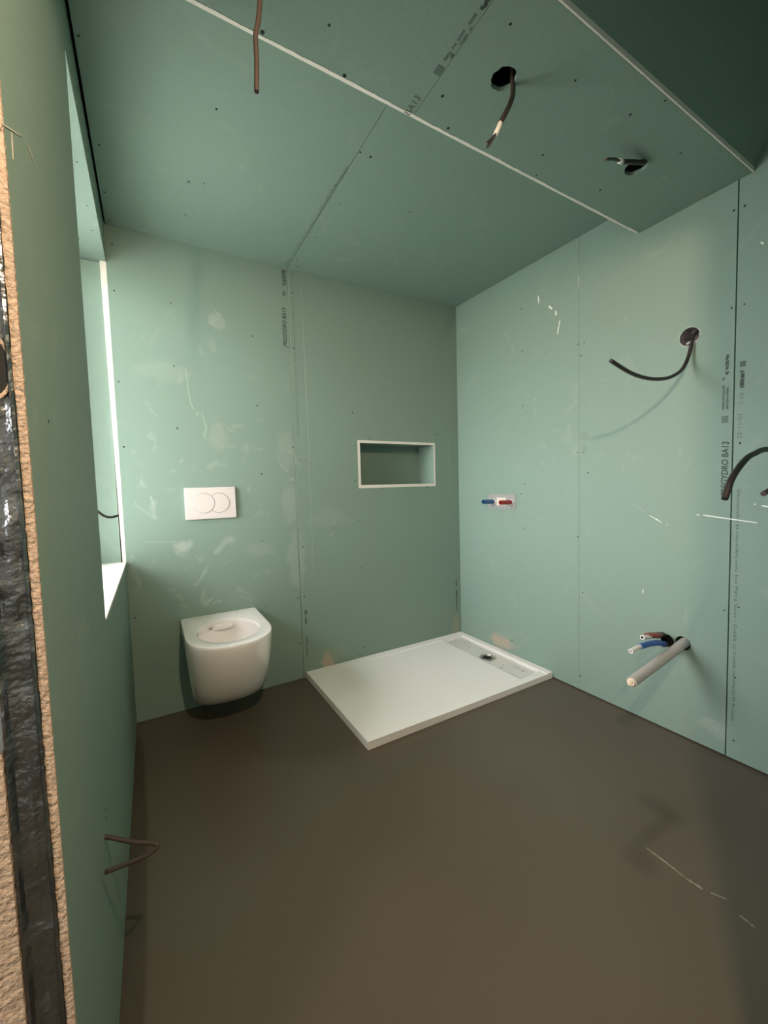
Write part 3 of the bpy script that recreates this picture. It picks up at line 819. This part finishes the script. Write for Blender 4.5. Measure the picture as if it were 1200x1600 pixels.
def ering(bm, a, b, z, cy=YC, cx=0):
    return [bm.verts.new((CX+cx+a*math.cos(t), cy+b*math.sin(t), z)) for t in TH_]
def loft(bm, rings, mi=0):
    for r0, r1 in zip(rings, rings[1:]):
        for k in range(len(r0)):
            j = (k+1) % len(r0)
            bm.faces.new([r0[k], r0[j], r1[j], r1[k]]).material_index = mi
toilet = tag(empty('toilet', (CX, 0, .13)), 'white wall-hung toilet without seat below the flush plate', 'toilet')
bm = bmesh.new()
R_ = []
zt = .480
prof_t = [(.143, .140, -.308, -.22), (.1445, .150, -.328, -.22), (.151, .1555, -.342, -.22), (.168, .1600, -.365, -.23), (.20, .166, -.402, -.25), (.25, .172, -.440, -.27),
        (.30, .177, -.472, -.28), (.35, .181, -.498, -.29), (.40, .184, -.518, -.30), (.44, .1862, -.528, -.30), (.468, .187, -.533, -.30), (.475, .1862, -.532, -.30), (.479, .1840, -.5295, -.30), (.480, .181, -.5265, -.30)]
for z, w, yf, ys_ in prof_t[:-3]: R_.append(oring(bm, w, yf, z, ys_, back=-.001))
_base = [v.co.copy() for v in R_[-1]]
for z, k in ((.4755, .004), (.479, .012), (.480, .026), (.480, .060)):
    R_.append([bm.verts.new((CX+(v.x-CX)*(1-k), min(YP+(v.y-YP)*(1-k), -.001), z)) for v in _base])
R_.append(ering(bm, .1395, .1755, .4800)); R_.append(ering(bm, .1360, .1720, .4785)); R_.append(ering(bm, .1335, .1695, .4735))
R_.append(ering(bm, .1335, .1700, .460)); R_.append(ering(bm, .1365, .1740, .445)); R_.append(ering(bm, .1350, .1720, .425))
R_.append(ering(bm, .126, .160, .39)); R_.append(ering(bm, .112, .143, .355, YC+.004)); R_.append(ering(bm, .092, .120, .325, YC+.010))
R_.append(ering(bm, .065, .085, .302, YC+.02)); R_.append(ering(bm, .045, .055, .290, YC+.03)); R_.append(ering(bm, .040, .048, .250, YC+.04))
loft(bm, R_)
bm.faces.new(R_[0]); bm.faces.new(R_[-1])
part('toilet_bowl', bm, M['ceramic'], toilet, smooth=True)
bm = bmesh.new()
for k in range(2): pass
for i, x in enumerate((-.028, .024)):
    pass
fs = boxm(((CX-.052, YC+.138, .438), (CX+.040, YC+.166, .466)), bev=.006)
part('flush_spreader', fs, M['ceramic'], toilet, smooth=True)
bm = tube(bmesh.new(), [(CX-.058, YC+.150, .452), (CX-.066, YC+.142, .450)], .006, curved=False)
part('spreader_clip', bm, M['dirt'], toilet)
for x in (-.099, .084):
    bm = cyl(2, (CX+x, -.042, .4803), .0065, .0009, 20)
    part('seat_fixing_hole', bm, M['dirt'], toilet)
bm = bmesh.new()
for k in range(1): tube(bm, [(CX, -.01, .20), (CX, -.001, .20)], .05, seg=24, curved=False)
part('outlet_gasket', bm, M['cavity'], toilet)

# ------------------------------------------------------------------ flush plate
fp = tag(empty('flush_plate', (-1.676, 0, 1.065)), 'white dual flush plate with two overlapping round buttons above the toilet', 'flush plate')
px0, px1, pz0, pz1 = -1.799, -1.553, .983, 1.1465
part('plate', boxm(((px0, -.0125, pz0), (px1, -.0005, pz1)), bev=.0022), M['plastic'], fp)
c1, c2, zc = -1.7085, -1.6370, 1.0655
r = .0515
def plate_poly(bm, pts, y0, y1, bev=.0018, c=None):
    c = c or (sum(p[0] for p in pts)/len(pts), sum(p[1] for p in pts)/len(pts))
    L0 = [bm.verts.new((x, y0, z)) for x, z in pts]
    L1 = [bm.verts.new((x, y1+bev*.6, z)) for x, z in pts]
    L2 = [bm.verts.new((c[0]+(x-c[0])*(1-bev/r), y1, c[1]+(z-c[1])*(1-bev/r))) for x, z in pts]
    n = len(pts)
    for A_, B_ in ((L0, L1), (L1, L2)):
        for k in range(n): bm.faces.new([A_[k], A_[(k+1) % n], B_[(k+1) % n], B_[k]])
    bm.faces.new(L2)
circ = lambda cx, rr, n=64: [(cx+rr*math.cos(2*math.pi*k/n), zc+rr*math.sin(2*math.pi*k/n)) for k in range(n)]
def crescent(rr, rc):
    d = c2-c1
    # intersection of circle (c2, rr) and circle (c1, rc)
    a = (rc*rc-rr*rr+d*d)/(2*d); h = math.sqrt(max(0, rc*rc-a*a))
    t0 = math.atan2(h, c1+a-c2); pts = [(c2+rr*math.cos(t0-2*t0*k/48), zc+rr*math.sin(t0-2*t0*k/48)) for k in range(49)]
    s0 = math.atan2(-h, a)
    pts += [(c1+rc*math.cos(s0-2*s0*k/30), zc+rc*math.sin(s0-2*s0*k/30)) for k in range(1, 30)]
    return pts
bm = bmesh.new(); plate_poly(bm, circ(c1, r-.001), -.0125, -.0150)
part('large_flush_button', bm, M['plastic'], fp)
bm = bmesh.new(); plate_poly(bm, crescent(r-.001, r+.0012), -.0125, -.0146, .0015, (c2+.01, zc))
part('small_flush_button', bm, M['plastic'], fp)
bm = bmesh.new()
def ring_line(bm, pts, w):
    n = len(pts)
    cx = sum(p[0] for p in pts)/n
    f = bm.faces.new([bm.verts.new((x, -.01262, z)) for x, z in pts])
ring_line(bm, circ(c1, r+.0007), 0)
ring_line(bm, crescent(r+.0007, r+.0008), 0)
part('button_groove_shade', bm, M['groove_shade'], fp)  # flat darker face; shade of the button gaps put into its colour
writing('GEBERIT', (px1-.032, -.0126, pz1-.0125), (1, 0, 0), (0, 0, 1), (0, -1, 0), .022, .0032, M['logo'], fp, name='maker_mark')

# ------------------------------------------------------------------ shower tray
TX0, TX1, TY0, TY1 = -1.2005, -.0035, -.7915, -.0025
tray = tag(empty('shower_tray', (TX0, TY0, 0)), 'white rectangular shower tray lying on the floor in the corner', 'shower tray')
def tz(x, y):
    top = .0365
    def sm(a, b, v): t = min(1, max(0, (v-a)/(b-a))); return t*t*(3-2*t)
    # flat plane, stepped down a little behind the back rim
    s = top - .0045*sm(TX0+.10, TX0+.55, x)*1.0
    s = min(s, top - .0055*sm(.0, 1, 1)) if False else s
    back = sm(TY1-.050, TY1-.062, y) if False else (1 - sm(TY1-.064, TY1-.048, y))
    h = top - (top-s)*back
    right = 1 - sm(TX1-.050, TX1-.036, x); left = sm(TX1-.215, TX1-.200, x)
    fr = sm(TY0+.045, TY0+.075, y)
    h = top - (top-h)*(1 - sm(TX1-.050, TX1-.036, x))
    h -= .011*left*right*fr*back
    return h
bm = bmesh.new()
import itertools
xs = [TX0+(TX1-.26-TX0)*i/40 for i in range(40)] + [TX1-.26+.26*i/90 for i in range(91)]
ys_ = [TY0+(TY1-.10-TY0)*i/90 for i in range(90)] + [TY1-.10+.10*i/40 for i in range(41)]
g = [[bm.verts.new((x, y, tz(x, y))) for y in ys_] for x in xs]
nx, ny = len(xs), len(ys_)
for i in range(nx-1):
    for j in range(ny-1):
        f = bm.faces.new([g[i][j], g[i+1][j], g[i+1][j+1], g[i][j+1]])
        xm, ymid = (xs[i]+xs[i+1])/2, (ys_[j]+ys_[j+1])/2
        if TX1-.215 < xm < TX1-.036 and TY0+.045 < ymid < TY1-.05: f.material_index = 1
def skirt(line):
    lo_ = [bm.verts.new((v.co.x, v.co.y, .0005)) for v in line]
    for k in range(len(line)-1): bm.faces.new([line[k], line[k+1], lo_[k+1], lo_[k]])
    return lo_
skirt([g[i][0] for i in range(nx)]); skirt([g[i][-1] for i in range(nx)]); skirt(g[0]); skirt(g[-1])
tb = part('tray_slab', bm, [M['tray'], M['trough']], tray)
DX, DY = -.152, -.424
bm = bmesh.new()      # drain flange with a dark bore
zr = .0262
rings = []
for rr, z in ((.047, zr-.002), (.046, zr+.0012), (.040, zr+.0012), (.038, zr-.004), (.031, zr-.005), (.030, zr-.02)):
    rings.append([bm.verts.new((DX+rr*math.cos(2*math.pi*k/40), DY+rr*math.sin(2*math.pi*k/40), z+.0015)) for k in range(40)])
for a, b in zip(rings, rings[1:]):
    for k in range(40): bm.faces.new([a[k], a[(k+1) % 40], b[(k+1) % 40], b[k]])
dr = part('drain_ring', bm, M['chrome'], tray, smooth=True, label='metal drain ring')
cut(tb, [cyl(2, (DX, DY, .03), .043, .05, 40)])
part('drain_opening', cyl(2, (DX-.004, DY+.002, .0215), .029, .002, 36), M['cavity'], tray, label='open black drain hole')
random.seed(5)
bm = bmesh.new()
for k in range(34):     # dabs of plaster and adhesive on the trough
    x = random.uniform(TX1-.205, TX1-.07); y = TY0+.08+(TY1-.06-TY0-.08)*random.random()
    if (x-DX)**2+(y-DY)**2 < .06**2: continue
    rr = random.uniform(.003, .008); ph = random.random()*6
    ring = [bm.verts.new((x+rr*(1+.35*math.sin(3*a+ph))*math.cos(a), y+rr*1.3*(1+.3*math.cos(2*a+ph))*math.sin(a), tz(x, y)+.0008)) for a in [2*math.pi*i/12 for i in range(12)]]
    c = bm.verts.new((x, y, tz(x, y)+.0022))
    for i in range(12): bm.faces.new([ring[i], ring[(i+1) % 12], c])
part('plaster_dabs', bm, M['dirt'], tray, smooth=True, label='small grey dabs of dried plaster')['kind'] = 'stuff'

# ------------------------------------------------------------------ shower valve mount with two plugs
vm = tag(empty('shower_valve_mount', (0, -.413, 1.009)), 'clear mounting plate with a blue and a red plug on the right wall', 'pipe fitting')
vp = boxm(((-.0035, -.531, .961), (-.0006, -.296, 1.057)), bev=.001)
part('mounting_plate', vp, M['mount'], vm)
for yy in (-.525, -.458, -.372, -.305):
    for zz in (.967, 1.051):
        bm = cyl(0, (-.0038, yy, zz), .0042, .001, 14); part('plate_hole', bm, M['pencil'], vm)
part('plate_window', boxm(((-.0042, -.455, .985), (-.0034, -.375, 1.035)), bev=.0004), M['edge'], vm)
def plug(y, mat, z, label, nm):
    bm = bmesh.new()
    tube(bm, [(-.002, y, z), (-.055, y, z+.001), (-.060, y, z+.001), (-.098, y, z+.002)], .0145, curved=False, wall=.004)
    o = part(nm, bm, mat, vm, label=label)
    bm = tube(bmesh.new(), [(-.003, y, z), (-.010, y, z)], .018, seg=8, curved=False)
    part('plug_collar', bm, M['white_pipe'], vm)
plug(-.350, M['blue_plug'], 1.008, 'blue plug', 'plug'); plug(-.498, M['red'], 1.006, 'red plug', 'plug')

# ------------------------------------------------------------------ pipes low on the right wall
dp = tag(empty('drain_pipe', (0, -1.447, .41)), 'grey plastic waste pipe sticking out of the right wall', 'pipe')
bm = tube(bmesh.new(), [(.05, -1.449, .425), (.01, -1.4475, .421), (-.02, -1.446, .415), (-.10, -1.445, .400), (-.39, -1.441, .350)], .0195, seg=28, wall=.003)
part('pipe', bm, M['pvc_grey'], dp, smooth=False)
bm = bmesh.new(); tube(bm, [(-.386, -1.441, .3505), (-.398, -1.441, .3488)], .0162, seg=18, curved=False, radii=(.0165, .0135))
random.seed(2)
for k in range(7):
    a = random.random()*6.28; rr = .008*random.random()
    p0 = Vector((-.396, -1.441+rr*math.cos(a), .349+rr*math.sin(a)))
    tube(bm, [p0, p0+Vector((-.008, random.uniform(-.008, .008), random.uniform(-.008, .008)))], .0035, seg=6, curved=False)
part('stuffing', bm, M['foam'], dp, label='crumpled cream tape plugging the pipe end')

rp = tag(empty('red_water_pipe', (0, -1.383, .41)), 'short red water pipe next to the blue one low on the right wall', 'pipe')
bm = tube(bmesh.new(), [(.03, -1.364, .424), (-.01, -1.365, .430), (-.045, -1.374, .440), (-.085, -1.381, .449)], .0130, wall=.002)
part('black_sleeve', bm, M['cable'], rp, label='black corrugated sleeve')
bm = tube(bmesh.new(), [(-.070, -1.381, .446), (-.12, -1.381, .457), (-.168, -1.380, .465)], .0120, wall=.0025)
part('conduit', bm, M['red_hose'], rp, label='red conduit')
bm = tube(bmesh.new(), [(-.150, -1.384, .459), (-.175, -1.384, .463), (-.207, -1.383, .467)], .0092, wall=.0035)
part('inner_pipe', bm, M['white_pipe'], rp, label='pale pipe end with dark bore')
part('bore', cyl(0, (-.2074, -1.383, .467), .0056, .0006, 18), M['cavity'], rp)
bp_ = tag(empty('blue_water_pipe', (0, -1.389, .40)), 'short blue water pipe with a white end low on the right wall', 'pipe')
bm = tube(bmesh.new(), [(.03, -1.388, .390), (-.01, -1.384, .397), (-.05, -1.394, .406), (-.085, -1.404, .418)], .0120, wall=.002)
part('black_sleeve', bm, M['cable'], bp_, label='black corrugated sleeve')
bm = tube(bmesh.new(), [(-.070, -1.402, .415), (-.13, -1.405, .434), (-.20, -1.409, .447), (-.278, -1.411, .4535)], .0115, wall=.002)
part('conduit', bm, M['blue'], bp_, label='blue conduit')
bm = tube(bmesh.new(), [(-.265, -1.4105, .453), (-.31, -1.413, .454), (-.352, -1.416, .453)], .0088, wall=.0030)
part('inner_pipe', bm, M['white_pipe'], bp_, label='white pipe end')

# ------------------------------------------------------------------ cables
def cable(name, label, pts, rad, base, mat, wires=0, group=None):
    e = tag(empty(name, base), label, 'cable', group)
    part('sheath', tube(bmesh.new(), pts, rad), mat, e, smooth=True)
    return e
cb = cable('electrical_cable', 'black cable curving out of the round box high on the right wall', [(.045, -1.470, 1.73), (.012, -1.467, 1.715), (-.006, -1.462, 1.690), (-.022, -1.455, 1.620), (-.05, -1.450, 1.572),
       (-.10, -1.450, 1.541), (-.18, -1.450, 1.514), (-.282, -1.450, 1.500), (-.38, -1.450, 1.500), (-.46, -1.450, 1.511), (-.552, -1.450, 1.533)], .0068, (0, -1.46, 1.70), M['cable'])
cb = cable('electrical_cable', 'thick black cable ending in front of the board joint on the right wall', [(.0, -1.90, 1.150), (-.12, -1.885, 1.170), (-.30, -1.86, 1.192), (-.499, -1.85, 1.194), (-.585, -1.85, 1.181), (-.641, -1.85, 1.165), (-.713, -1.85, 1.122), (-.754, -1.85, 1.070)], .0072, (0, -1.90, 1.15), M['cable'])
cb = cable('electrical_cable', 'short cable tip at the right edge below the thick black cable', [(.0, -1.78, 1.10), (-.20, -1.80, 1.105), (-.38, -1.835, 1.092), (-.475, -1.836, 1.073)], .0070, (0, -1.78, 1.10), M['cable_brown'])
cb = cable('electrical_cable', 'dark cable hanging straight down at the top left of the ceiling', [(-1.70, -1.452, 2.26), (-1.70, -1.452, 2.20), (-1.706, -1.450, 2.10), (-1.711, -1.450, 2.065), (-1.7155, -1.450, 2.028), (-1.7225, -1.450, 1.995), (-1.7225, -1.450, 1.96), (-1.7235, -1.450, 1.93), (-1.7255, -1.450, 1.892)], .0048, (-1.70, -1.452, ZB), M['cable_brown'])
# cable with a white tape ring from the middle ceiling hole
cb = cable('electrical_cable', 'dark cable with a white tape band hanging from the middle ceiling hole', [(-1.02, -1.45, 2.30), (-1.022, -1.452, 2.24), (-1.022, -1.452, 2.195), (-1.029, -1.450, 2.168), (-1.047, -1.450, 2.135), (-1.059, -1.450, 2.115), (-1.070, -1.450, 2.098)], .0068, (-1.03, -1.45, ZB), M['cable_brown'])
part('tape_band', tube(bmesh.new(), [(-1.0665, -1.450, 2.103), (-1.0765, -1.450, 2.083), (-1.0885, -1.450, 2.061)], .0058, curved=False), M['tape'], cb, label='white tape band')
for dx, dy, dz in ((.004, .004, 0), (-.004, -.003, .003), (.001, -.004, -.004)):
    q = part('wire', tube(bmesh.new(), [(-1.086, -1.45, 2.064), (-1.100+dx*.6, -1.45+dy*.6, 2.045), (-1.120+dx, -1.45+dy, 2.020+dz)], .0030, seg=8), M['wire'], cb)
cb = cable('electrical_cable', 'short dark cable pointing left from the right ceiling hole', [(-.385, -1.46, 2.27), (-.392, -1.468, 2.235), (-.405, -1.476, 2.218), (-.425, -1.480, 2.206), (-.479, -1.469, 2.196), (-.518, -1.462, 2.188)], .0075, (-.40, -1.46, ZB), M['cable'])
part('tape_band', tube(bmesh.new(), [(-.515, -1.4625, 2.1885), (-.530, -1.462, 2.1855)], .0078, curved=False), M['tape'], cb, label='narrow white tape band')
for dx, dy, dz in ((0, .003, .002), (-.004, -.003, -.002), (.004, 0, .003)):
    part('wire', tube(bmesh.new(), [(-.528, -1.462, 2.186), (-.562+dx, -1.461+dy, 2.180+dz), (-.592+dx, -1.455+dy*1.3, 2.172+dz)], .0036, seg=8), M['wire'], cb)
part('bare_end', tube(bmesh.new(), [(-.588, -1.455, 2.173), (-.600, -1.453, 2.171)], .0026, seg=8, curved=False), M['copper'], cb)
# bent cable low on the left wall
cable('electrical_cable', 'thin bent cable low on the left wall near the floor', [(-2.08, -1.312, .432), (-2.062, -1.312, .426), (-2.021, -1.312, .396), (-1.985, -1.313, .376), (-1.974, -1.316, .368), (-1.979, -1.325, .369), (-2.000, -1.350, .382), (-2.030, -1.376, .403), (-2.056, -1.398, .421)], .0042, (XL, -1.312, .426), M['cable_brown'])
# cable in the window reveal
cable('electrical_cable', 'short black cable poking out in the window opening', [(-2.125, -1.03, 1.10), (-2.122, -.95, 1.105), (-2.112, -.75, 1.090), (-2.090, -.60, 1.052), (-2.074, -.54, 1.042), (-2.056, -.50, 1.044)], .0046, (-2.125, -1.02, 1.10), M['cable'])

# ------------------------------------------------------------------ bare bulb in the entry behind the camera
wlp = tag(empty('hanging_bulb', (-1.73, -2.37, 2.40)), 'bare bulb hanging from a cable in the entry', 'lamp')
part('cord', tube(bmesh.new(), [(-1.73, -2.37, 2.40), (-1.73, -2.37, 2.07)], .003, seg=8, curved=False), M['cable'], wlp)
part('socket', tube(bmesh.new(), [(-1.73, -2.37, 2.09), (-1.73, -2.37, 2.02)], .016, seg=16, curved=False), M['cable'], wlp)
